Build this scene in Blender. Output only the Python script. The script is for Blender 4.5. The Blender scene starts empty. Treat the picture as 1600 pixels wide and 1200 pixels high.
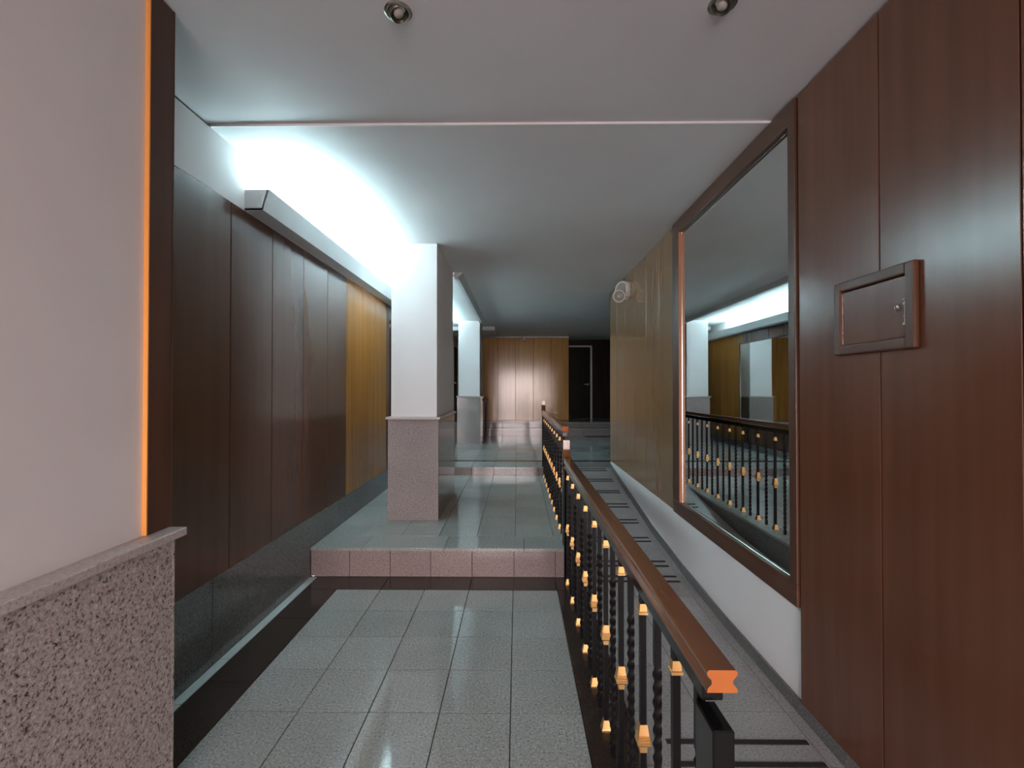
import bpy, bmesh, math, random
from mathutils import Vector
random.seed(7)
S = bpy.context.scene
COL = S.collection
R = math.radians

# ------------------------------------------------------------------ camera
cam_d = bpy.data.cameras.new('camera'); cam = bpy.data.objects.new('camera', cam_d)
COL.objects.link(cam); S.camera = cam
cam_d.sensor_width = 36; cam_d.lens = 36 * 730 / 1600.0; cam_d.clip_start = 0.02; cam_d.clip_end = 100
cam.location = (0, 0, 1.365); cam.rotation_euler = (R(90 + 0.58), R(0.0), R(0.63))

# ------------------------------------------------------------------ world: overcast daylight seen through the glazed entrance
W = bpy.data.worlds.new('overcast'); S.world = W; W.use_nodes = True
nt = W.node_tree; bg = nt.nodes['Background']
tc = nt.nodes.new('ShaderNodeTexCoord'); sx = nt.nodes.new('ShaderNodeSeparateXYZ'); rp = nt.nodes.new('ShaderNodeValToRGB')
nt.links.new(tc.outputs['Generated'], sx.inputs[0]); nt.links.new(sx.outputs['Z'], rp.inputs[0]); nt.links.new(rp.outputs[0], bg.inputs[0])
rp.color_ramp.elements[0].position = 0.0; rp.color_ramp.elements[0].color = (1.0, .78, .76, 1)
rp.color_ramp.elements[1].position = 0.6; rp.color_ramp.elements[1].color = (.97, .92, .97, 1)
WORLD_STRENGTH = 4.9
TUBE_STRENGTH = 66.0
bg.inputs[1].default_value = WORLD_STRENGTH
EXPOSURE = 2.35

# light portal in the entrance opening (only guides the sampling of the sky, gives no light of its own)
pl = bpy.data.lights.new('entrance_portal', 'AREA'); pl.shape = 'RECTANGLE'; pl.size = 2.3; pl.size_y = 2.2
pl.cycles.is_portal = True
po = bpy.data.objects.new('entrance_portal', pl); COL.objects.link(po)
po.location = (0.03, -3.43, 1.2); po.rotation_euler = (R(90), 0, 0)

S.view_settings.view_transform = 'Standard'; S.view_settings.look = 'None'
S.view_settings.gamma = 1; S.view_settings.use_curve_mapping = False; S.view_settings.exposure = EXPOSURE
S.cycles.use_denoising = True
S.cycles.use_guiding = True; S.cycles.guiding_training_samples = 24
S.cycles.max_bounces = 10; S.cycles.diffuse_bounces = 6; S.cycles.glossy_bounces = 6
S.cycles.sample_clamp_indirect = 6

# ------------------------------------------------------------------ materials
def mat(name):
    m = bpy.data.materials.new(name); m.use_nodes = True
    return m, m.node_tree, m.node_tree.nodes['Principled BSDF']

def pos(nt, scale):
    g = nt.nodes.new('ShaderNodeNewGeometry'); mp = nt.nodes.new('ShaderNodeMapping')
    mp.inputs['Scale'].default_value = scale
    nt.links.new(g.outputs['Position'], mp.inputs[0])
    return mp.outputs[0]

def ramp(nt, fac, stops):
    r = nt.nodes.new('ShaderNodeValToRGB'); cr = r.color_ramp
    while len(cr.elements) < len(stops): cr.elements.new(0.5)
    for e, (p, c) in zip(cr.elements, stops):
        e.position = p; e.color = (*c, 1)
    nt.links.new(fac, r.inputs[0]); return r.outputs[0]

def noise(nt, vec, scale, detail=3, rough=.6):
    n = nt.nodes.new('ShaderNodeTexNoise'); n.inputs['Scale'].default_value = scale
    n.inputs['Detail'].default_value = detail; n.inputs['Roughness'].default_value = rough
    nt.links.new(vec, n.inputs['Vector']); return n.outputs['Fac']

def vary(nt, col, amount, sat=1.0):
    """a little lightness from piece to piece"""
    oi = nt.nodes.new('ShaderNodeObjectInfo'); mr = nt.nodes.new('ShaderNodeMapRange')
    mr.inputs['To Min'].default_value = 1 - amount; mr.inputs['To Max'].default_value = 1 + amount
    nt.links.new(oi.outputs['Random'], mr.inputs[0])
    h = nt.nodes.new('ShaderNodeHueSaturation'); h.inputs['Saturation'].default_value = sat
    nt.links.new(mr.outputs[0], h.inputs['Value']); nt.links.new(col, h.inputs['Color'])
    return h.outputs[0]

def bump(nt, bsdf, h, strength, dist):
    b = nt.nodes.new('ShaderNodeBump'); b.inputs['Strength'].default_value = strength; b.inputs['Distance'].default_value = dist
    nt.links.new(h, b.inputs['Height']); nt.links.new(b.outputs[0], bsdf.inputs['Normal'])

def granite(name, dark, mid, light, scale=170, rough=.12, var=.08, bmp=0.0, spec=.5, pit=.30):
    m, nt, b = mat(name)
    p = pos(nt, (1, 1, 1))
    f = noise(nt, p, scale, 4, .75)
    c = ramp(nt, f, [(pit, dark), (.47, mid), (.54, mid), (.70, light)])
    big = noise(nt, p, 3.0, 2, .5)
    cc = ramp(nt, big, [(.3, (.90,)*3), (.7, (1.0,)*3)])
    mx = nt.nodes.new('ShaderNodeMix'); mx.data_type = 'RGBA'; mx.blend_type = 'MULTIPLY'; mx.inputs[0].default_value = 1
    nt.links.new(c, mx.inputs[6]); nt.links.new(cc, mx.inputs[7])
    nt.links.new(vary(nt, mx.outputs[2], var), b.inputs['Base Color'])
    b.inputs['Roughness'].default_value = rough; b.inputs['Specular IOR Level'].default_value = spec
    if bmp: bump(nt, b, f, bmp, .004)
    return m

def wood(name, c1, c2, rough=.25, axis=2, var=.06, coat=.25, grain=1.0, spec=.5):
    m, nt, b = mat(name)
    sc = [14 * grain] * 3; sc[axis] = .8
    p = pos(nt, tuple(sc))
    f = noise(nt, p, 1.0, 3, .5)
    fine = [45.0] * 3; fine[axis] = 1.5
    f2 = noise(nt, pos(nt, tuple(fine)), 1.0, 2, .5)
    mm = nt.nodes.new('ShaderNodeMath'); mm.operation = 'MULTIPLY_ADD'
    nt.links.new(f2, mm.inputs[0]); mm.inputs[1].default_value = .12; nt.links.new(f, mm.inputs[2])
    c = ramp(nt, mm.outputs[0], [(.30, c1), (.80, c2)])
    nt.links.new(vary(nt, c, var), b.inputs['Base Color'])
    b.inputs['Roughness'].default_value = rough; b.inputs['Specular IOR Level'].default_value = spec
    b.inputs['Coat Weight'].default_value = coat; b.inputs['Coat Roughness'].default_value = rough
    return m

def plain(name, col, rough=.6, metal=0.0, spec=.5, coat=0.0):
    m, nt, b = mat(name)
    p = pos(nt, (1, 1, 1)); f = noise(nt, p, 40, 2, .5)
    k = .94
    c = ramp(nt, f, [(.3, tuple(x * k for x in col)), (.7, col)])
    nt.links.new(c, b.inputs['Base Color'])
    b.inputs['Roughness'].default_value = rough; b.inputs['Metallic'].default_value = metal
    b.inputs['Specular IOR Level'].default_value = spec; b.inputs['Coat Weight'].default_value = coat
    return m

def plaster(name, col, rough=.75, bmp=.15, scale=90):
    m, nt, b = mat(name)
    p = pos(nt, (1, 1, 1)); f = noise(nt, p, scale, 4, .6); g = noise(nt, p, 2.2, 3, .5)
    c = ramp(nt, g, [(.3, tuple(x * .95 for x in col)), (.7, col)])
    nt.links.new(c, b.inputs['Base Color']); b.inputs['Roughness'].default_value = rough
    b.inputs['Specular IOR Level'].default_value = .3
    bump(nt, b, f, bmp, .0015)
    return m

def emit(name, col, s):
    m = bpy.data.materials.new(name); m.use_nodes = True; n = m.node_tree
    n.nodes.clear(); e = n.nodes.new('ShaderNodeEmission'); o = n.nodes.new('ShaderNodeOutputMaterial')
    e.inputs[0].default_value = (*col, 1); e.inputs[1].default_value = s; n.links.new(e.outputs[0], o.inputs[0])
    return m

M = {}
M['tile'] = granite('polished_grey_granite', (.075, .077, .074), (.335, .335, .322), (.60, .60, .58), 105, .065, .07)
M['tile_ramp'] = granite('grey_granite_ramp', (.09, .085, .082), (.33, .315, .31), (.56, .53, .52), 110, .30, .06)
M['tile_edge'] = granite('pale_granite_edge', (.26, .28, .275), (.50, .53, .52), (.62, .65, .64), 175, .13, .04)
M['border'] = granite('brown_black_granite', (.012, .009, .008), (.040, .027, .022), (.080, .054, .045), 200, .16, .05)
M['riser'] = granite('pinkish_grey_granite', (.09, .07, .068), (.30, .235, .225), (.48, .39, .375), 110, .07, .08)
M['plinth'] = granite('pinkish_grey_plinth_granite', (.06, .05, .05), (.30, .255, .25), (.54, .47, .46), 110, .10, .05, pit=.28)
M['dado'] = granite('dark_grey_polished_dado_granite', (.04, .041, .040), (.15, .155, .15), (.28, .29, .28), 110, .09, .08)
M['rough_granite'] = granite('coarse_hammered_granite', (.045, .034, .031), (.45, .385, .365), (.74, .66, .63), 100, .6, .02, bmp=.7, pit=.37)
M['cap'] = granite('granite_cap_stone', (.22, .18, .175), (.50, .435, .42), (.64, .57, .555), 110, .30, .02, bmp=.15)
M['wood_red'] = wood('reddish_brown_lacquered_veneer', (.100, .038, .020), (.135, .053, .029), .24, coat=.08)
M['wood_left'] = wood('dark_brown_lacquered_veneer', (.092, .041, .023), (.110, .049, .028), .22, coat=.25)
M['wood_left_lit'] = wood('lit_brown_lacquered_veneer', (.28, .115, .026), (.40, .18, .042), .17, coat=.4)
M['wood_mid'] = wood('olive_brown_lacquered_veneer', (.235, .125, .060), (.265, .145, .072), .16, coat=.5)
M['wood_back'] = wood('amber_lacquered_veneer', (.36, .165, .042), (.54, .27, .072), .14, coat=.2)
M['wood_dark'] = wood('very_dark_stained_wood', (.014, .007, .005), (.028, .013, .009), .45, coat=0, spec=.2)
M['wood_frame'] = wood('dark_red_brown_frame_wood', (.062, .026, .014), (.10, .042, .022), .38, coat=.05, spec=.35, axis=2)
M['wood_frame_y'] = wood('dark_red_brown_frame_wood_lengthwise', (.062, .026, .014), (.10, .042, .022), .38, coat=.05, spec=.35, axis=1)
M['rail_wood'] = wood('varnished_handrail_wood', (.12, .042, .016), (.24, .09, .032), .17, axis=1, coat=.6)
M['raw_wood'] = wood('raw_orange_wood_end', (.38, .11, .028), (.48, .145, .038), .7, coat=0, spec=.2)
M['orange_wood'] = wood('orange_varnished_edge', (.80, .30, .06), (.95, .42, .10), .4, coat=.2)
M['joint'] = plain('dark_joint', (.012, .010, .009), .9)
M['mortar'] = plain('grey_mortar', (.04, .04, .04), .9)
M['white'] = plaster('white_wall_paint', (.80, .765, .765))
M['white_pillar'] = plaster('white_column_paint', (.68, .65, .655), scale=60)
M['ceil'] = plaster('white_ceiling_paint', (.67, .655, .665), bmp=.08, scale=50)
M['coveling'] = plaster('pelmet_paint', (.60, .61, .62), bmp=.05)
M['iron'] = plain('black_painted_iron', (.008, .007, .008), .36, 0, .22)
M['iron_gloss'] = plain('glossy_black_enamel', (.006, .006, .006), .12, 0, .35)
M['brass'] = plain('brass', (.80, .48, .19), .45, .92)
M['brass_shade'] = plain('shaded_brass', (.20, .15, .11), .5, .6)
M['chrome'] = plain('brushed_chrome', (.62, .60, .55), .22, 1.0)
M['bulb_glass'] = plain('dull_lamp_glass', (.42, .40, .36), .15, 0, .6)
M['dark_metal'] = plain('bronzed_reflector', (.16, .14, .11), .3, .8)
M['plastic'] = plain('ivory_plastic', (.62, .54, .49), .45)
M['plastic_clear'] = plain('grey_lens_plastic', (.30, .27, .25), .2)
M['grip'] = plain('black_rubber', (.018, .014, .013), .85)
M['lit_edge'] = wood('daylit_frame_wood', (.34, .12, .05), (.42, .16, .07), .4, coat=.1)
M['chip'] = plain('bare_pale_wood_chip', (.62, .48, .40), .8)
M['sill'] = plain('pale_frame_paint', (.55, .52, .50), .5)
M['door_black'] = wood('almost_black_door_wood', (.006, .004, .003), (.012, .007, .006), .45, coat=0, spec=.15)
M['tube'] = emit('fluorescent_tube', (.56, .86, .92), TUBE_STRENGTH)
mm_, nt_, b_ = mat('silvered_glass'); b_.inputs['Base Color'].default_value = (.80, .83, .82, 1); b_.inputs['Metallic'].default_value = 1; b_.inputs['Roughness'].default_value = .012
M['mirror'] = mm_
mg = bpy.data.materials.new('clear_window_glass'); mg.use_nodes = True; ng = mg.node_tree; ng.nodes.clear()
_t = ng.nodes.new('ShaderNodeBsdfTransparent'); _g = ng.nodes.new('ShaderNodeBsdfGlossy'); _m = ng.nodes.new('ShaderNodeMixShader'); _o = ng.nodes.new('ShaderNodeOutputMaterial')
_t.inputs[0].default_value = (.94, .96, .95, 1); _g.inputs['Roughness'].default_value = .02; _m.inputs[0].default_value = .06
ng.links.new(_t.outputs[0], _m.inputs[1]); ng.links.new(_g.outputs[0], _m.inputs[2]); ng.links.new(_m.outputs[0], _o.inputs[0])
M['glass'] = mg
M['asphalt'] = plaster('street_paving', (.34, .31, .30))

# ------------------------------------------------------------------ helpers
def link(name, me, parent=None, loc=(0, 0, 0)):
    o = bpy.data.objects.new(name, me); COL.objects.link(o)
    o.location = loc
    if parent:
        o.parent = parent
        w = Vector((0, 0, 0)); p = parent
        while p: w += p.location; p = p.parent
        o.location = Vector(loc) - w
    return o

def tag(o, label=None, cat=None, group=None, kind=None):
    if label: o['label'] = label
    if cat: o['category'] = cat
    if group: o['group'] = group
    if kind: o['kind'] = kind
    return o

def empty(name, loc=(0, 0, 0), **k):
    o = link(name, None, None, loc); o.empty_display_size = .1
    return tag(o, **k)

class MB:
    """collects shapes in world or local coordinates and links them as one mesh"""
    def __init__(s): s.v = []; s.f = []; s.mi = []
    def add(s, vs, fs, mi=0):
        n = len(s.v); s.v += [tuple(p) for p in vs]; s.f += [tuple(i + n for i in f) for f in fs]; s.mi += [mi] * len(fs)
        return s
    def box(s, x0, x1, y0, y1, z0, z1, mi=0):
        vs = [(x, y, z) for z in (z0, z1) for y in (y0, y1) for x in (x0, x1)]
        return s.add(vs, [(0, 2, 3, 1), (4, 5, 7, 6), (0, 1, 5, 4), (2, 6, 7, 3), (0, 4, 6, 2), (1, 3, 7, 5)], mi)
    def rings(s, rings, mi=0, cap=True, closed=True):
        k = len(rings[0]); vs = [p for r in rings for p in r]; fs = []
        for i in range(len(rings) - 1):
            for j in range(k if closed else k - 1):
                a = i * k + j; b = i * k + (j + 1) % k
                fs.append((a, b, b + k, a + k))
        if cap:
            fs.append(tuple(reversed(range(k)))); fs.append(tuple(range((len(rings) - 1) * k, len(rings) * k)))
        return s.add(vs, fs, mi)
    def sq(s, prof, cx=0, cy=0, rot=0, mi=0):
        """stack of squares: prof = [(z, half width, twist)]"""
        rs = []
        for it in prof:
            z, h = it[0], it[1]; t = it[2] if len(it) > 2 else 0
            rs.append([(cx + h * 1.41421 * math.cos(t + math.pi / 4 + k * math.pi / 2), cy + h * 1.41421 * math.sin(t + math.pi / 4 + k * math.pi / 2), z) for k in range(4)])
        return s.rings(rs, mi)
    def lathe(s, prof, c=(0, 0, 0), axis=(0, 0, 1), n=24, mi=0, cap=True):
        ax = Vector(axis).normalized(); u = ax.orthogonal().normalized(); w = ax.cross(u); c = Vector(c); rs = []
        for z, r in prof:
            rs.append([c + ax * z + (u * math.cos(2 * math.pi * k / n) + w * math.sin(2 * math.pi * k / n)) * r for k in range(n)])
        return s.rings(rs, mi, cap)
    def tube(s, pts, r, n=8, mi=0, cap=True, closed_path=False):
        pts = [Vector(p) for p in pts]; rs = []; last = None
        for i, p in enumerate(pts):
            d = (pts[min(i + 1, len(pts) - 1)] - pts[max(i - 1, 0)]).normalized()
            if closed_path: d = (pts[(i + 1) % len(pts)] - pts[i - 1]).normalized()
            u = d.orthogonal().normalized() if last is None else (last - d * last.dot(d)).normalized()
            last = u; w = d.cross(u)
            rs.append([p + (u * math.cos(2 * math.pi * k / n) + w * math.sin(2 * math.pi * k / n)) * r for k in range(n)])
        if closed_path: rs.append(rs[0]); cap = False
        return s.rings(rs, mi, cap)
    def mesh(s, name, mats, bevel=0, smooth=False, seg=1):
        me = bpy.data.meshes.new(name); me.from_pydata(s.v, [], s.f)
        if not isinstance(mats, (list, tuple)): mats = [mats]
        for m in mats: me.materials.append(m)
        for p, i in zip(me.polygons, s.mi): p.material_index = i
        bm = bmesh.new(); bm.from_mesh(me)
        bmesh.ops.recalc_face_normals(bm, faces=bm.faces)
        if bevel:
            bmesh.ops.bevel(bm, geom=list(bm.edges), offset=bevel, segments=seg, affect='EDGES', profile=.6)
        if smooth:
            for f in bm.faces: f.smooth = True
        bm.to_mesh(me); bm.free()
        if smooth: me.set_sharp_from_angle(angle=R(40))
        return me
    def build(s, name, mats, parent=None, loc=(0, 0, 0), bevel=0, smooth=False, seg=1):
        return link(name, s.mesh(name, mats, bevel, smooth, seg), parent, loc)

_cache = {}
def piece(name, m, x0, x1, y0, y1, z0, z1, parent, bev=.0015):
    """a bevelled slab, alike slabs share their mesh; bevel 0 for none"""
    d = (round(x1 - x0, 4), round(y1 - y0, 4), round(z1 - z0, 4))
    k = (m.name, d, bev)
    if k not in _cache:
        b = min(bev, min(d) * .3)
        _cache[k] = MB().box(-d[0] / 2, d[0] / 2, -d[1] / 2, d[1] / 2, -d[2] / 2, d[2] / 2).mesh(name, m, b)
    return link(name, _cache[k], parent, ((x0 + x1) / 2, (y0 + y1) / 2, (z0 + z1) / 2))

G = .0018   # half a joint
CEIL = 2.66

# ------------------------------------------------------------------ floor of the hall (main level, z = 0)
XL, XE = -1.503, .47          # left wall face, edge above the ramp
floor = MB().box(XL - .5, XE - .004, -3.4, 3.38, -.30, -.020).build('floor', M['mortar'])
tag(floor, 'polished grey granite tile floor with a dark stone border', None, None, 'structure')
TX = [-1.228 + .3 * i for i in range(6)]
for r in range(9):
    y1 = 3.18 - .3 * r; y0 = y1 - .3
    for c in range(5):
        piece('floor_tile', M['tile'], TX[c] + G, TX[c + 1] - G, y0 + G, y1 - G, -.02, random.uniform(-.0006, 0), floor)
rest = MB()
for r in range(9, 22):
    y1 = 3.18 - .3 * r; y0 = y1 - .3
    for c in range(5):
        rest.box(TX[c] + G, TX[c + 1] - G, y0 + G, y1 - G, -.02, 0)
tag(rest.build('floor_tile_field', M['tile'], floor), kind='stuff')
yb = [.38, .98, 1.58, 2.18, 2.78, 3.18]
for a, b in zip(yb, yb[1:]):
    piece('border_tile', M['border'], -1.451 + G, -1.228 - G, a + G, b - G, -.02, 0, floor)
    piece('border_tile', M['border'], .272 + G, XE, a + G, b - G, -.02, 0, floor)
for a, b in ((-3.4, .38),):
    piece('border_tile', M['border'], -1.451 + G, -1.228 - G, a + G, b - G, -.02, 0, floor)
    piece('border_tile', M['border'], .272 + G, XE, a + G, b - G, -.02, 0, floor)
for a, b in zip([-1.451, -.928, -.328, .272], [-.928, -.328, .272, .47]):
    piece('border_tile', M['border'], a + G, b - G, 3.18 + G, 3.388, -.02, 0, floor)
ys = [1.40, 1.70, 2.02, 2.36, 2.72, 3.05, 3.388]
for a, b in zip(ys, ys[1:]):
    piece('edge_tile', M['tile_edge'], XL, -1.451 - G, a + G, b - G, -.02, 0, floor)
# granite facing on the side of the floor above the ramp
for a, b in zip([-3.4, .2, .8, 1.4, 2.0, 2.6], [.2, .8, 1.4, 2.0, 2.6, 3.388]):
    piece('side_slab', M['dado'], XE - .004, XE, a + G, b - G, -.2, -.021, floor, .0008)

# ------------------------------------------------------------------ first platform, one step up
H1, H2, H3, H4 = .21, .32, .48, .60
Y1, Y2, Y3, Y4 = 3.40, 6.25, 10.36, 10.70
def level(name, label, x0, x1, y0, y1, z, edge_rows, joints, mt, side=True, ny=.3, first_joints=None):
    base = MB().box(x0 + .004, x1 - .004, y0 + .02, y1, -.3, z - .022).build(name, M['mortar'])
    tag(base, label, None, None, 'structure')
    y = y0 - .012; i = 0
    rows = [y0 - .012]; yy = y0 + .27
    while yy < y1 - .05: rows.append(yy); yy += ny
    rows.append(y1)
    for i, (a, b) in enumerate(zip(rows, rows[1:])):
        jj = first_joints if (i == 0 and first_joints) else joints
        jj = [x0] + [j for j in jj if x0 + .02 < j < x1 - .02] + [x1]
        m_ = M['border'] if i in edge_rows else mt
        for c, d in zip(jj, jj[1:]):
            piece('floor_tile', m_, c + G, d - G, a + G, b - G, z - .022, z, base)
    return base
J = [-1.515 + .3 * i for i in range(24)]
plat = level('platform_floor', 'first raised granite tile floor around the two white columns', XL, XE, Y1, Y2, H1, (), J, M['tile'], first_joints=[-1.13, -.53, .05])
xs = [XL, -1.22, -.923, -.628, -.327, -.023, .277, XE]
for a, b in zip(xs, xs[1:]):
    piece('riser_tile', M['riser'], a + G, b - G, Y1 - .001, Y1 + .019, 0.001, H1 - .0225, plat)
for a, b in zip([Y1 + .02, 4.0, 4.6, 5.2, 5.8], [4.0, 4.6, 5.2, 5.8, Y2]):
    piece('side_slab', M['dado'], XE - .004, XE, a + G, b - G, -.1, H1 - .023, plat, .0008)

# second platform (the ramp arrives here too)
def platform2():
    base = MB().box(XL + .004, XE, Y2 + .02, Y3, -.3, H2 - .022).box(XE, 5.0, Y2 + .02, Y3, -.3, H2 - .022).build('upper_floor', M['mortar'])
    tag(base, 'second raised grey granite floor with a dark stone line across it', None, None, 'structure')
    rows = [Y2 - .012, 6.72, 6.84] + [7.14 + .3 * i for i in range(11)] + [Y3]
    jx = [XL] + [j for j in J if XL + .02 < j < 3.2] + [5.0]
    for i, (a, b) in enumerate(zip(rows, rows[1:])):
        m_ = M['border'] if i == 1 else M['tile']
        for c, d in zip(jx, jx[1:]):
            if i > 12 and c > 1.4: continue
            piece('floor_tile', m_, c + G, d - G, a + G, b - G, H2 - .022, H2, base)
    for c, d in zip(jx, jx[1:]):
        if c < XE - .05:
            piece('riser_tile', M['riser'], c + G, min(d, XE) - G, Y2 - .001, Y2 + .019, H1 + .0005, H2 - .0225, base)
    return base
plat2 = platform2()
def steps_back():
    b3 = MB().box(XL, 5, Y3 + .02, 12.6, -.3, H3 - .022).build('step_floor', M['mortar']); tag(b3, 'lower of the two far steps below the golden wood wall', None, None, 'structure')
    b4 = MB().box(XL, 5, Y4 + .02, 12.6, H3 - .02, H4 - .022).build('top_floor', M['mortar']); tag(b4, 'highest floor level at the foot of the golden wood wall', None, None, 'structure')
    jx = [XL, -.93, -.33, .27, .87, 1.47, 2.4, 5]
    for c, d in zip(jx, jx[1:]):
        piece('floor_tile', M['tile'], c + G, d - G, Y3 - .012, Y4 + .03, H3 - .022, H3, b3)
        piece('riser_tile', M['riser'], c + G, d - G, Y3 - .001, Y3 + .019, H2 + .0005, H3 - .0225, b3)
        piece('floor_tile', M['tile'], c + G, d - G, Y4 - .012, 12.6, H4 - .022, H4, b4)
        piece('riser_tile', M['riser'], c + G, d - G, Y4 - .001, Y4 + .019, H3 + .0005, H4 - .0225, b4)
steps_back()

# ------------------------------------------------------------------ ramp on the right
PR = [(-3.4, -.055), (2.0, -.055), (2.8, -.045), (3.5, -.010), (4.3, .052), (6.238, .318)]
def rz(y):
    for (a, za), (b, zb) in zip(PR, PR[1:]):
        if y <= b: return za + (zb - za) * (y - a) / (b - a)
    return PR[-1][1]
XR = 1.24
def slope_slab(x0, x1, y0, y1, t, up=0.0):
    m = MB(); vs = []
    for (y, x) in ((y0, x0), (y0, x1), (y1, x1), (y1, x0)): vs.append((x, y, rz(y) - t + up))
    for (y, x) in ((y0, x0), (y0, x1), (y1, x1), (y1, x0)): vs.append((x, y, rz(y) + up))
    return m.add(vs, [(3, 2, 1, 0), (4, 5, 6, 7), (0, 1, 5, 4), (1, 2, 6, 5), (2, 3, 7, 6), (3, 0, 4, 7)])
rb = MB()
for (a, za), (b, zb) in zip(PR, PR[1:]):
    rb.add([(XE, a, -.35), (XR, a, -.35), (XR, b, -.35), (XE, b, -.35), (XE, a, za - .02), (XR, a, za - .02), (XR, b, zb - .02), (XE, b, zb - .02)],
           [(3, 2, 1, 0), (4, 5, 6, 7), (0, 1, 5, 4), (1, 2, 6, 5), (2, 3, 7, 6), (3, 0, 4, 7)])
ramp_o = rb.build('ramp_floor', M['mortar']); tag(ramp_o, 'granite tiled wheelchair ramp rising along the right wall', None, None, 'structure')
ry = [-3.4, .6, 1.18, 1.48, 1.78, 2.08, 2.41, 2.8, 3.15, 3.5, 3.9, 4.3, 4.7, 5.1, 5.5, 5.9, 6.238]
for a, b in zip(ry, ry[1:]):
    for (c, d) in ((XE + .002, .80), (.80, 1.178), (1.178, XR)):
        slope_slab(c + G, d - G, a + G, b - G, .02).build('ramp_tile', M['tile_ramp'], ramp_o)
for y in (1.90, 1.787, 3.45, 3.37, 3.70, 3.62, 4.17, 4.09, 4.57, 4.497, 4.97, 4.886, 5.36, 5.30, 5.76, 5.69, 6.18, 6.095):
    slope_slab(.60, 1.165, y - .012, y + .012, .003, .0035).build('grip_strip', M['grip'], ramp_o)
base_r = MB()
bb = empty('baseboard_right', (0, 0, 0), label='low dark granite skirting along the foot of the right wall and ramp', kind='structure')
for a, b in zip(ry[1:], ry[2:]):
    m = MB(); m.add([(x, y, z) for (y, zz) in ((a + G, rz(a)), (b - G, rz(b))) for (x, z) in ((XR - .012, zz), (XR, zz), (XR, zz + .062), (XR - .012, zz + .062))],
                    [(0, 1, 2, 3), (7, 6, 5, 4), (0, 4, 5, 1), (1, 5, 6, 2), (2, 6, 7, 3), (3, 7, 4, 0)])
    m.build('skirting_slab', M['dado'], bb)

# ------------------------------------------------------------------ ceiling
cl = MB().box(-1.9, 1.6, -3.5, 2.258, CEIL, CEIL + .15).box(-1.9, 5.1, 2.268, 12.7, CEIL - .010, CEIL + .15).box(-1.9, 1.6, 2.2, 2.3, CEIL + .02, CEIL + .15)
ceiling = cl.build('ceiling', M['ceil']); tag(ceiling, 'plain pale painted ceiling with one seam across it', None, None, 'structure')
MB().box(-1.503, 1.24, 2.2585, 2.2675, CEIL - .0105, CEIL + .02).build('seam_strip', M['white'], ceiling)

# ------------------------------------------------------------------ left wall, foreground part
wl = MB().box(-1.60, -1.192, -3.4, 1.575, .88, CEIL).build('wall_left', M['white'])
tag(wl, 'near left white wall above a coarse granite dado', None, None, 'structure')
MB().box(-1.60, -1.170, -3.4, 1.543, 0, .87).build('wall_core', M['mortar'], wl)
for a, b in ((-3.4, -1.2), (-1.2, 0), (0, 1.548)):
    piece('dado_slab', M['rough_granite'], -1.172, -1.147, a + .0006, b - .0006, .0005, .868, wl, .0015)
piece('dado_end_slab', M['rough_granite'], -1.503, -1.147, 1.548, 1.560, .0005, .868, wl, .0015)
piece('dado_cap', M['cap'], -1.503, -1.120, -3.4, 1.580, .869, .897, wl, .003)
tb = MB().box(-1.195, -1.176, 1.478, 1.575, .898, CEIL - .002); tb.build('corner_board', M['wood_frame'], wl, bevel=.0015)
MB().box(-1.1915, -1.1765, 1.4740, 1.4779, .898, CEIL - .002).build('board_edging', M['orange_wood'], wl)
MB().box(-1.60, -1.176, 1.5755, 1.582, .898, CEIL - .002).build('end_board', M['wood_frame'], wl)

# ------------------------------------------------------------------ left wall, recessed part
wr = MB().box(-1.75, XL - .012, 1.5, 12.6, -.05, CEIL).build('wall_left.001', M['joint'])
tag(wr, 'recessed left wall of tall wood panels over polished dark granite', None, None, 'structure')
piece('upper_wall', M['white'], XL - .015, XL - .004, 1.5, 12.6, 2.35, CEIL - .011, wr, 0)
zc = [1.58, 2.3, 2.6, 2.9, 3.39, 3.9, 4.5, 5.1, 5.7, 6.25]
for a, b in zip(zc, zc[1:]):
    piece('dado_slab', M['dado'], XL - .014, XL, a + G, b - G, .0005 if b < 3.4 else H1 + .0005, .425, wr, .001)
for a, b in ((6.25, 7.2), (7.2, 8.2), (8.2, 9.3), (9.3, 10.36)):
    piece('dado_slab', M['dado'], XL - .014, XL, a + G, b - G, H2 + .0005, .425, wr, .001)
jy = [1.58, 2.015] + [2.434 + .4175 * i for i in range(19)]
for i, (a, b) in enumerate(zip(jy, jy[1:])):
    far = 3.9 < a < 5.3 or a > 8.2  # panels where cove light and column bounce are painted in as paler wood
    piece('wood_panel', M['wood_left_lit'] if far else M['wood_left'], XL - .012, XL - (.002 if i % 2 else .0015), a + .003, b - .003, .426, 2.349, wr, .002)

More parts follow.
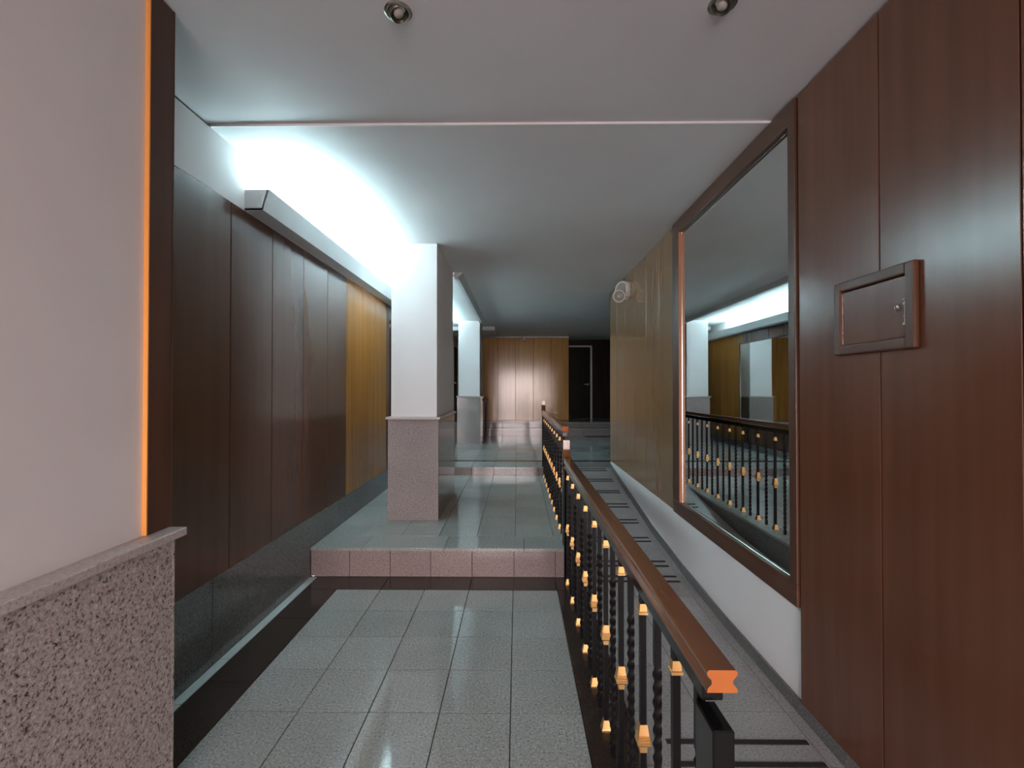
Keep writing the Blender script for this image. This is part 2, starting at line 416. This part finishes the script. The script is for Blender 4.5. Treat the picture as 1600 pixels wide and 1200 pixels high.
# cove pelmet with its tubes
def cove(y0, y1, label, group):
    e = empty('cove_light', (XL, y0, 2.35), label=label, cat='cove light')
    prof = [(-.0, 0), (.105, 0), (.138, .115), (.126, .115), (.095, .012), (-.0, .012)]
    m = MB(); x0 = XL - .003
    m.rings([[(x0 + a, y, 2.351 + b) for a, b in prof] for y in (y0, y1)])
    for y in (y0, y1 - .01):
        m.rings([[(x0, yy, 2.3515), (x0 + .10, yy, 2.3515), (x0 + .134, yy, 2.4655), (x0, yy, 2.4655)] for yy in (y, y + .01)])
    m.build('pelmet', M['coveling'], e)
    y = y0 + .12
    while y + 1.2 < y1:
        t = MB(); t.lathe([(0, .013), (1.16, .013)], (XL + .05, y, 2.432), (0, 1, 0), 10)
        t.build('fluorescent_tube', M['tube'], e)
        hb = MB(); hb.box(XL + .03, XL + .08, y - .02, y + 1.18, 2.366, 2.378); hb.box(XL + .035, XL + .075, y - .022, y - .002, 2.375, 2.45); hb.box(XL + .035, XL + .075, y + 1.162, y + 1.18, 2.375, 2.45)
        hb.build('tube_holder', M['plastic'], e)
        y += 1.24
    return e
cove(2.555, 9.72, 'long pale trough pelmet with glowing cyan tubes on the left wall', None)

# ------------------------------------------------------------------ right wall
wrr = MB().box(XR + .010, 1.6, -3.4, 6.24, -.4, CEIL).build('wall_right', M['joint'])
tag(wrr, 'right wall of lacquered wood panels with a white strip above the ramp', None, None, 'structure')
# near, slightly proud panels standing on the skirting
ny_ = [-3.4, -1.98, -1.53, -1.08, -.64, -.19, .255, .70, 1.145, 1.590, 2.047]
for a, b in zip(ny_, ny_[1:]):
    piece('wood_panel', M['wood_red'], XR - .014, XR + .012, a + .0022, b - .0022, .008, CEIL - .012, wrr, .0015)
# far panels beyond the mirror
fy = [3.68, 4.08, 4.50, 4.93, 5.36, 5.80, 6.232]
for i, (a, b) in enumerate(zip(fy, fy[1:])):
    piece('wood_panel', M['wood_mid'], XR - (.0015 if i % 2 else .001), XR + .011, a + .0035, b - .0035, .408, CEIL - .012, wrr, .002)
piece('white_strip', M['white'], XR + .002, XR + .011, 2.049, 6.235, -.06, .407, wrr, 0)
piece('end_board', M['wood_dark'], XR, 1.6, 6.236, 6.25, -.0, CEIL - .012, wrr, .001)
piece('end_wall', M['wood_dark'], 1.6, 5.0, 6.10, 6.25, -.3, CEIL - .012, wrr, .001)

# ------------------------------------------------------------------ entrance behind the camera
we = MB().box(-1.6, -1.13, -3.55, -3.4, -.3, CEIL).box(1.2, 1.6, -3.55, -3.4, -.3, CEIL).box(-1.2, 1.3, -3.55, -3.4, 2.32, CEIL).build('wall_front', M['white'])
tag(we, 'entrance wall behind the viewer with a wide glazed opening', None, None, 'structure')
dm = MB()
for x in (-1.13, -.36, .40, 1.16): dm.box(x, x + .045, -3.50, -3.45, 0, 2.32)
for z in (0.0, 1.02, 2.275): dm.box(-1.13, 1.2, -3.495, -3.455, z, z + .045)
dw = dm.build('window_1', M['iron']); tag(dw, 'dark metal frame of the glazed street entrance', None, None, 'structure')
for a, b in ((-1.085, -.36), (-.315, .40), (.445, 1.16)):
    for z0, z1 in ((.045, 1.02), (1.065, 2.275)):
        MB().box(a, b, -3.478, -3.472, z0, z1).build('window_pane', M['glass'], dw)
st = MB().box(-12, 12, -20, -3.56, -.5, -.06).build('pavement', M['asphalt']); tag(st, 'street pavement outside the entrance', None, None, 'structure')

# ------------------------------------------------------------------ back walls
YB = 11.45
wb = MB().box(-1.75, 1.26, YB, 12.6, H4, CEIL).build('wall_back', M['joint'])
tag(wb, 'far wall of glossy golden wood panels', None, None, 'structure')
bx = [-1.50, -1.33, -.90, -.470, -.037, .396, .829, 1.262]
for i, (a, b) in enumerate(zip(bx, bx[1:])):
    piece('wood_panel', M['wood_back'], a + .0025, b - .0025, YB - .014 - (.001 if i % 2 else 0), YB, H4 + .002, CEIL - .055, wb, .002)
piece('top_moulding', M['sill'], -1.50, 1.262, YB - .035, YB, CEIL - .052, CEIL - .0115, wb, .003)
wc = MB().box(1.262, 5.1, 12.5, 12.6, .3, CEIL).box(5.0, 5.1, 6.2, 12.5, -.3, CEIL).box(1.255, 1.27, YB + .01, 12.5, H4, CEIL).build('wall_back.001', M['door_black'])
tag(wc, 'unlit dark end of the corridor beyond the ramp', None, None, 'structure')
def far_door():
    Y = 12.20; x0, x1 = 1.28, 1.90
    d = MB().box(x0, x1, Y, Y + .04, H4, 2.445).build('door_1', M['door_black'])
    tag(d, 'dark door with a pale frame at the unlit corridor end', None, None, 'structure')
    MB().box(x0 - .0, x1 + .05, Y - .03, Y + .05, 2.447, 2.49).box(x1 + .003, x1 + .052, Y - .03, Y + .05, H4, 2.447).build('door_frame', M['sill'], d)
    for k in range(2):
        MB().box(x0 + .1, x1 - .1, Y - .008, Y - .0005, H4 + .15 + k * .9, H4 + .9 + k * .75).build('door_panel', M['door_black'], d, bevel=.003)
    h = MB(); h.lathe([(0, .028), (.008, .028), (.008, .011), (.05, .011)], (x1 - .06, Y - .001, 1.48), (0, -1, 0), 16); h.box(x1 - .17, x1 - .05, Y - .06, Y - .045, 1.47, 1.49)
    h.build('door_handle', M['chrome'], d, smooth=True)
    MB().box(x1 + .06, 5.0, 12.22, 12.3, H4, CEIL - .012).box(1.27, 1.95, 12.22, 12.3, 2.49, CEIL - .012).build('wall_back_panel', M['wood_dark'], wc)
far_door()
def left_door():
    d = MB().box(XL + .0005, XL + .03, 10.80, 11.42, H4 + .001, 2.36).build('door_2', M['door_black'])
    tag(d, 'black door on the far left wall behind the second column', None, None, 'structure')
    MB().box(XL + .0005, XL + .045, 10.74, 10.797, H4 + .001, 2.42).box(XL + .0005, XL + .045, 10.797, 11.43, 2.362, 2.42).build('door_frame', M['sill'], d)
    h = MB(); h.lathe([(0, .024), (.03, .024), (.05, .018)], (XL + .031, 10.88, 1.50), (1, 0, 0), 14); h.build('door_knob', M['chrome'], d, smooth=True)
left_door()

# ------------------------------------------------------------------ columns
def column(y0, y1, zb, label):
    c = empty('column', (-.9, (y0 + y1) / 2, zb), label=label, cat='column', group='white columns on granite plinths')
    xa, xb = -1.134, -.691
    z1 = zb + .885
    MB().box(xa + .022, xb - .016, y0 + .02, y1 - .02, z1 + .022, CEIL - .0105).build('shaft', M['white_pillar'], c, bevel=.003)
    MB().box(xa + .03, xb - .03, y0 + .03, y1 - .03, zb, z1).build('plinth_core', M['mortar'], c)
    piece('plinth_slab', M['plinth'], xa, xb, y0, y0 + .02, zb + .0008, z1, c, .0015)
    piece('plinth_slab', M['plinth'], xa, xb, y1 - .02, y1, zb + .0008, z1, c, .0015)
    for x in (xa, xb - .02):
        n = 2 if y1 - y0 > .8 else 1
        for k in range(n):
            a = y0 + .021 + (y1 - y0 - .042) * k / n; b = y0 + .021 + (y1 - y0 - .042) * (k + 1) / n
            piece('plinth_slab', M['dado'], x, x + .02, a, b - .001, zb + .0008, z1, c, .001)
    piece('plinth_cap', M['cap'], xa - .018, xb + .018, y0 - .018, y1 + .018, z1 + .0005, z1 + .0215, c, .003)
    return c
column(4.09, 5.15, H1, 'near white column on a pinkish granite plinth')
column(8.80, 9.50, H2, 'far white column lit cyan, standing on the second platform')

# cornice between the columns
cn = MB(); cn.rings([[(-.70, y, CEIL - .0105), (-.60, y, CEIL - .0105), (-.655, y, CEIL - .062), (-.70, y, CEIL - .062)] for y in (5.152, 8.798)])
tag(cn.build('trim_1', M['coveling']), 'thin sloping cornice strip on the ceiling between the two columns', None, None, 'structure')
bmx = MB().box(-1.50, -.46, 9.62, 10.75, CEIL - .09, CEIL - .0105)
tag(bmx.build('duct_beam', M['ceil'], None, bevel=.004), 'boxed-in duct under the ceiling behind the far column', None, None, 'structure')

# ------------------------------------------------------------------ iron railings
XRL = .356
BAR = .0085
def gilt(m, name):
    """brass, with shade painted onto faces turned from the hall and daylight"""
    me = m.mesh(name, [M['brass'], M['brass_shade']])
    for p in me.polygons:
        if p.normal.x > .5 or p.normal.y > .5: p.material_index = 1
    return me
def knuckle_mesh():
    m = MB(); z = .385
    pr = [(z - .044, .0100), (z - .027, .0100), (z - .026, .0130), (z - .021, .0180)]
    for q, w in ((-.013, .0185), (-.005, .0172), (.003, .0160)):
        pr += [(z + q - .006, w), (z + q, w), (z + q + .0006, w - .0022), (z + q + .0016, w - .0022)]
    pr += [(z + .006, .0145), (z + .034, .0108)]
    m.sq(pr)
    return gilt(m, 'knuckle')
def shoe_mesh():
    m = MB(); m.sq([(0, .0185), (.006, .0185), (.010, .0165), (.040, .0105)]); return gilt(m, 'shoe')
def collar_mesh():
    m = MB(); m.sq([(.728, .0130), (.735, .0130), (.736, .0110), (.757, .0090)]); return gilt(m, 'collar')
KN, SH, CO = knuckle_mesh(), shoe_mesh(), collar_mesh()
def plain_bar():
    m = MB(); m.sq([(0.0, BAR), (.797, BAR)])
    for s in (-1, 1):      # two little curved braces under the bar
        pts = [(0, s * (BAR + .040 * (1 - math.cos(t))), .760 + .036 * math.sin(t)) for t in [i * math.pi / 2 / 6 for i in range(7)]]
        m.tube(pts, .0028, 5)
    return m.mesh('baluster', M['iron'])
def twisted_bar():
    m = MB(); rs = []
    def ring(z, h, t, k1):
        return [(h * (1.414 if k % 2 == 0 else k1) * math.cos(t + math.pi / 4 * (k + 1)), h * (1.414 if k % 2 == 0 else k1) * math.sin(t + math.pi / 4 * (k + 1)), z) for k in range(8)]
    rs.append(ring(0, BAR, 0, 1.0)); rs.append(ring(.03, BAR, 0, 1.0))
    n = 88
    for i in range(n + 1):
        t = i / n; rs.append(ring(.03 + .63 * t, BAR * .98, t * 9 * math.pi, 1.0))
    rs.append(ring(.67, BAR, 9 * math.pi, 1.0)); rs.append(ring(.797, BAR, 9 * math.pi, 1.0))
    m.rings(rs); return m.mesh('baluster', M['iron'], smooth=True)
PB, TB_ = plain_bar(), twisted_bar()

def handrail(path, parent, end0=True):
    """sweep of the moulded rail profile along path (y, z), at x = XRL"""
    w, h = .0265, .0195
    half = [(-w, h - .004), (-w + .003, h), (w - .003, h), (w, h - .004), (w - .001, h - .010), (w - .008, .002), (w - .008, -.005), (w - .001, -h + .007), (w, -h), (-w, -h), (-w + .001, -h + .007), (-w + .008, -.005), (-w + .008, .002), (-w + .001, h - .010)]
    rs = []
    for i, (y, z) in enumerate(path):
        a = path[max(i - 1, 0)]; b = path[min(i + 1, len(path) - 1)]
        d = Vector((b[0] - a[0], b[1] - a[1])).normalized(); n = Vector((-d.y, d.x))
        rs.append([(XRL + px, y + n.x * pz, z + n.y * pz) for px, pz in half])
    m = MB(); m.rings(rs, 0, False)
    k = len(half)
    m.add(rs[0], [tuple(reversed(range(k)))], 1); m.add(rs[-1], [tuple(range(k))], 0)
    return m.build('handrail', [M['rail_wood'], M['raw_wood']], parent, smooth=False)

def railing(y0, y1, zb, label, first_k, knee=.135):
    r = empty('railing', (XRL, y0, zb), label=label, cat='railing', group='black iron railings beside the ramp')
    zt = zb + .857
    path = [(y0, zt), (y0 + .4, zt), (y0 + 1.2, zt), (y1 - .22, zt)]
    R_ = .085
    for i in range(1, 9):
        t = i / 8 * math.pi / 2 * .97
        path.append((y1 - .20 + R_ * 1.15 * math.sin(t), zt + R_ * (1 - math.cos(t))))
    path.append((path[-1][0] + .003, zb + .857 + knee))
    hr = handrail(path, r)
    MB().box(XRL - .019, XRL + .019, y0 + .04, y1 - .10, zb + .797, zb + .832).build('support_bar', M['iron_gloss'], r, bevel=.002)
    # newels: a short thick block at the start, square posts at both ends
    nb = MB().box(XRL - .019, XRL + .019, y0 - .006, y0 + .075, zb, zb + .775); nb.build('newel_block', M['iron_gloss'], r, bevel=.003)
    MB().box(XRL - .019, XRL + .019, y1 - .135, y1 - .095, zb, zb + .83).build('newel_post', M['iron_gloss'], r, bevel=.002)
    y = first_k; k = 0
    while y < y1 - .14:
        if y > y0 + .09:
            if k % 2 == 0:
                b = link('baluster', PB, r, (XRL, y, zb))
                link('knuckle', KN, b, (XRL, y, zb)); link('shoe', SH, b, (XRL, y, zb)); link('collar', CO, b, (XRL, y, zb))
            else:
                link('baluster', TB_, r, (XRL, y, zb))
        y += .1385; k += 1
    return r
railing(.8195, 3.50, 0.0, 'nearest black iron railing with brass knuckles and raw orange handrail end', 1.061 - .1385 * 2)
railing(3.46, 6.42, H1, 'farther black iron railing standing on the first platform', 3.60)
def short_rail():
    r = empty('railing', (-.69, 9.56, H2), label='short dark railing beside the far steps behind the second column', cat='railing')
    MB().box(-.715, -.665, 9.56, 10.34, H2 + .80, H2 + .84).build('handrail', M['wood_dark'], r, bevel=.004)
    MB().box(-.70, -.68, 9.58, 10.32, H2 + .76, H2 + .79).build('support_bar', M['iron'], r)
    for i in range(7):
        y = 9.60 + i * .115
        m = MB()
        if i in (0, 6): m.box(-.705, -.675, y - .015, y + .015, H2, H2 + .79); m.build('newel_post', M['iron'], r)
        else: link('baluster', TB_ if i % 2 else PB, r, (-.69, y, H2)) 
short_rail()

# ------------------------------------------------------------------ mirrors
def framed_mirror(side, y0, y1, z0, z1, wl_, wr_, wb_, wt_, label, frame_m, frame_my, thick=.024):
    """side = +1 on the right wall, -1 on the left wall; y/z are the glass edges"""
    xw = XR if side > 0 else XL
    def X(d): return xw - side * d
    e = empty('wall_mirror', (xw, (y0 + y1) / 2, z0), label=label, cat='mirror')
    def bx_(name, m, d0, d1, ya, yb_, za, zb_, bev=.004):
        a, b = sorted((X(d0), X(d1)))
        MB().box(a, b, ya, yb_, za, zb_).build(name, m, e, bevel=bev, seg=2)
    bx_('glass', M['mirror'], -.008, .0, y0 - .01, y1 + .01, z0 - .01, z1 + .01, 0)
    bx_('frame_bottom', frame_my, -.004, thick, y0 - wl_, y1 + wr_, z0 - wb_, z0)
    bx_('frame_top', frame_my, -.004, thick, y0 - wl_, y1 + wr_, z1, z1 + wt_)
    bx_('frame_side', frame_m, -.004, thick, y0 - wl_, y0, z0, z1)
    bx_('frame_side', frame_m, -.004, thick, y1, y1 + wr_, z0, z1)
    if side > 0: bx_('lit_frame_edge', M['lit_edge'], -.003, thick - .002, y1 - .004, y1 + .001, z0, z1, 0)  # thin skin that paints daylight onto the frame's inner edge
    # bright bevelled rim of the glass
    for (ya, yb_, za, zb_) in ((y0, y1, z0, z0 + .005), (y0, y1, z1 - .005, z1), (y0, y0 + .008, z0, z1), (y1 - .008, y1, z0, z1)):
        bx_('glass_rim', M['chrome'], .0, .0035, ya, yb_, za, zb_, 0)
    return e
framed_mirror(+1, 2.108, 3.53, .512, 2.545, .055, .140, .100, .100, 'large mirror in a dark wood frame on the right wall above the ramp', M['wood_frame'], M['wood_frame_y'])
framed_mirror(-1, 5.55, 8.39, .80, 2.155, .02, .02, .02, .02, 'wide thin-framed mirror on the left wall behind the near column', M['wood_dark'], M['wood_dark'], .012)

# ------------------------------------------------------------------ wall cabinet on the right wall
def cabinet():
    X0 = XR - .014
    y0, y1, z0, z1 = 1.432, 1.792, 1.490, 1.760
    e = empty('meter_cabinet', (X0, (y0 + y1) / 2, z0), label='small square wooden cabinet door with worn lock edge on the right wall', cat='cabinet')
    f = .036
    def member(ya, yb_, za, zb_, m, vertical):
        MB().box(X0 - .020, X0 - .0005, ya, yb_, za, zb_).build('frame_side' if vertical else 'frame_rail', m, e, bevel=.007, seg=3)
    member(y0, y0 + f, z0, z1, M['wood_frame'], True); member(y1 - f, y1, z0, z1, M['wood_frame'], True)
    member(y0 + f - .002, y1 - f + .002, z0, z0 + f, M['wood_frame_y'], False); member(y0 + f - .002, y1 - f + .002, z1 - f, z1, M['wood_frame_y'], False)
    MB().box(X0 - .002, X0 - .0003, y0 + f - .002, y1 - f + .002, z0 + f - .002, z1 - f + .002).build('dark_recess', M['joint'], e)
    d = MB().box(X0 - .012, X0 - .0025, y0 + f + .005, y1 - f - .001, z0 + f, z1 - f - .004).build('door', M['wood_red'], e, bevel=.0015)
    lk = MB(); lk.lathe([(0, .0105), (.006, .0105), (.008, .008), (.0085, .004)], (X0 - .012, y0 + f + .030, 1.622), (-1, 0, 0), 18); lk.build('lock', M['chrome'], d, smooth=True)
    MB().box(X0 - .0215, X0 - .0203, y0 + f + .029, y0 + f + .031, 1.616, 1.628).build('keyhole', M['joint'], d)
    random.seed(3)
    ch = MB(); 
    for (ya, yb_, za, zb_) in ((.004, .013, 1.566, 1.573), (.004, .0075, 1.572, 1.588), (.004, .009, 1.590, 1.596), (.004, .0065, 1.596, 1.628), (.004, .012, 1.630, 1.636), (.004, .008, 1.636, 1.641), (.004, .013, 1.645, 1.649)):
        ch.box(X0 - .0126, X0 - .0119, y0 + f + ya + .001, y0 + f + yb_ + .001, za, zb_)
    ch.build('worn_edge', M['chip'], d)
    c2 = MB(); z = z0 + f + .004
    while z < z1 - f - .012:
        h = random.uniform(.008, .02); w = random.uniform(.0015, .0045); zz = min(z + h, z1 - f - .006)
        c2.box(X0 - .0126, X0 - .0119, y1 - f - .0015 - w, y1 - f - .0015, z, zz); z += h
    c2.build('worn_edge', M['chip'], d)
    # glint strip of bare wood on the near frame edge
    return e
cabinet()

# ------------------------------------------------------------------ emergency lamp on the right wall
def wall_lamp():
    c = Vector((XR - .001, 5.22, 2.43))
    e = empty('emergency_lamp', c, label='ivory round emergency spot lamp high on the right wall', cat='wall lamp')
    b = MB(); b.lathe([(0, .105), (.030, .105), (.045, .095), (.045, .0)], c + Vector((0, 0, .03)), (-1, 0, 0), 8); b.build('base', M['plastic'], e, bevel=0)
    ring = MB(); cc = c + Vector((-.075, -.03, .035))
    ax = Vector((-.75, -.62, 0)).normalized(); u = Vector((0, 0, 1)); w = ax.cross(u)
    ring.tube([cc + (u * math.cos(t) + w * math.sin(t)) * .085 for t in [i / 24 * 2 * math.pi for i in range(24)]], .012, 8, closed_path=True)
    ring.build('bracket_ring', M['plastic'], e, smooth=True)
    lens = MB(); lens.lathe([(-.03, .070), (0, .080), (.006, .078)], cc, ax, 20); lens.build('upper_lens', M['plastic_clear'], e, smooth=True)
    hd = MB(); hc = c + Vector((-.115, -.075, -.045)); ax2 = Vector((-.45, -.85, -.28)).normalized()
    hd.lathe([(-.085, .030), (-.05, .056), (0, .070), (.012, .070), (.012, .058), (.0, .055)], hc, ax2, 24); hd.build('lamp_head', M['plastic'], e, smooth=True)
    ln = MB(); ln.lathe([(.0, .056), (.010, .045), (.014, .0)], hc, ax2, 20, cap=False); ln.build('lens', M['plastic_clear'], e, smooth=True)
    bl = MB(); bl.lathe([(.012, .014), (.020, .012), (.024, .0)], hc, ax2, 14, cap=False); bl.build('bulb', M['plastic'], e, smooth=True)
wall_lamp()

# ------------------------------------------------------------------ ceiling spotlights and sensor
def spot(x, y, tilt, label):
    e = empty('ceiling_spotlight', (x, y, CEIL), label=label, cat='ceiling light', group='recessed ceiling spotlights')
    m = MB(); m.lathe([(.0, .047), (.004, .047), (.007, .043), (.007, .036), (.002, .034), (.0, .034)], (x, y, CEIL - .0005), (0, 0, -1), 32, cap=False); m.build('trim_ring', M['chrome'], e, smooth=True)
    ax = Vector((tilt, -.25, -1)).normalized()
    b = MB(); b.lathe([(-.0, .0345), (.012, .0335), (.018, .029), (.012, .026), (.002, .020), (.001, .0)], (x, y, CEIL - .001), ax, 28, cap=False); b.build('swivel_eye', M['dark_metal'], e, smooth=True)
    g = MB(); g.lathe([(.0, .018), (.010, .017), (.015, .010), (.016, .0)], (x, y, CEIL - .002), ax, 20, cap=False); g.build('bulb', M['bulb_glass'], e, smooth=True)
spot(-.408, 1.585, .35, 'left of the two recessed spotlights at the top of the ceiling')
spot(.690, 1.565, -.35, 'right of the two recessed spotlights at the top of the ceiling')
def sensor():
    e = empty('motion_sensor', (.175, YB - .05, 2.55), label='small white motion sensor at the top of the far golden wall', cat='sensor')
    MB().box(.14, .21, YB - .05, YB - .0355, 2.60, 2.645).build('bracket', M['plastic'], e, bevel=.003)
    s = MB(); s.lathe([(0, .02), (.02, .042), (.07, .045), (.095, .035), (.105, 0)], (.175, YB - .085, 2.62), (0, -.25, -1), 18); s.build('sensor_head', M['plastic'], e, smooth=True)
sensor()
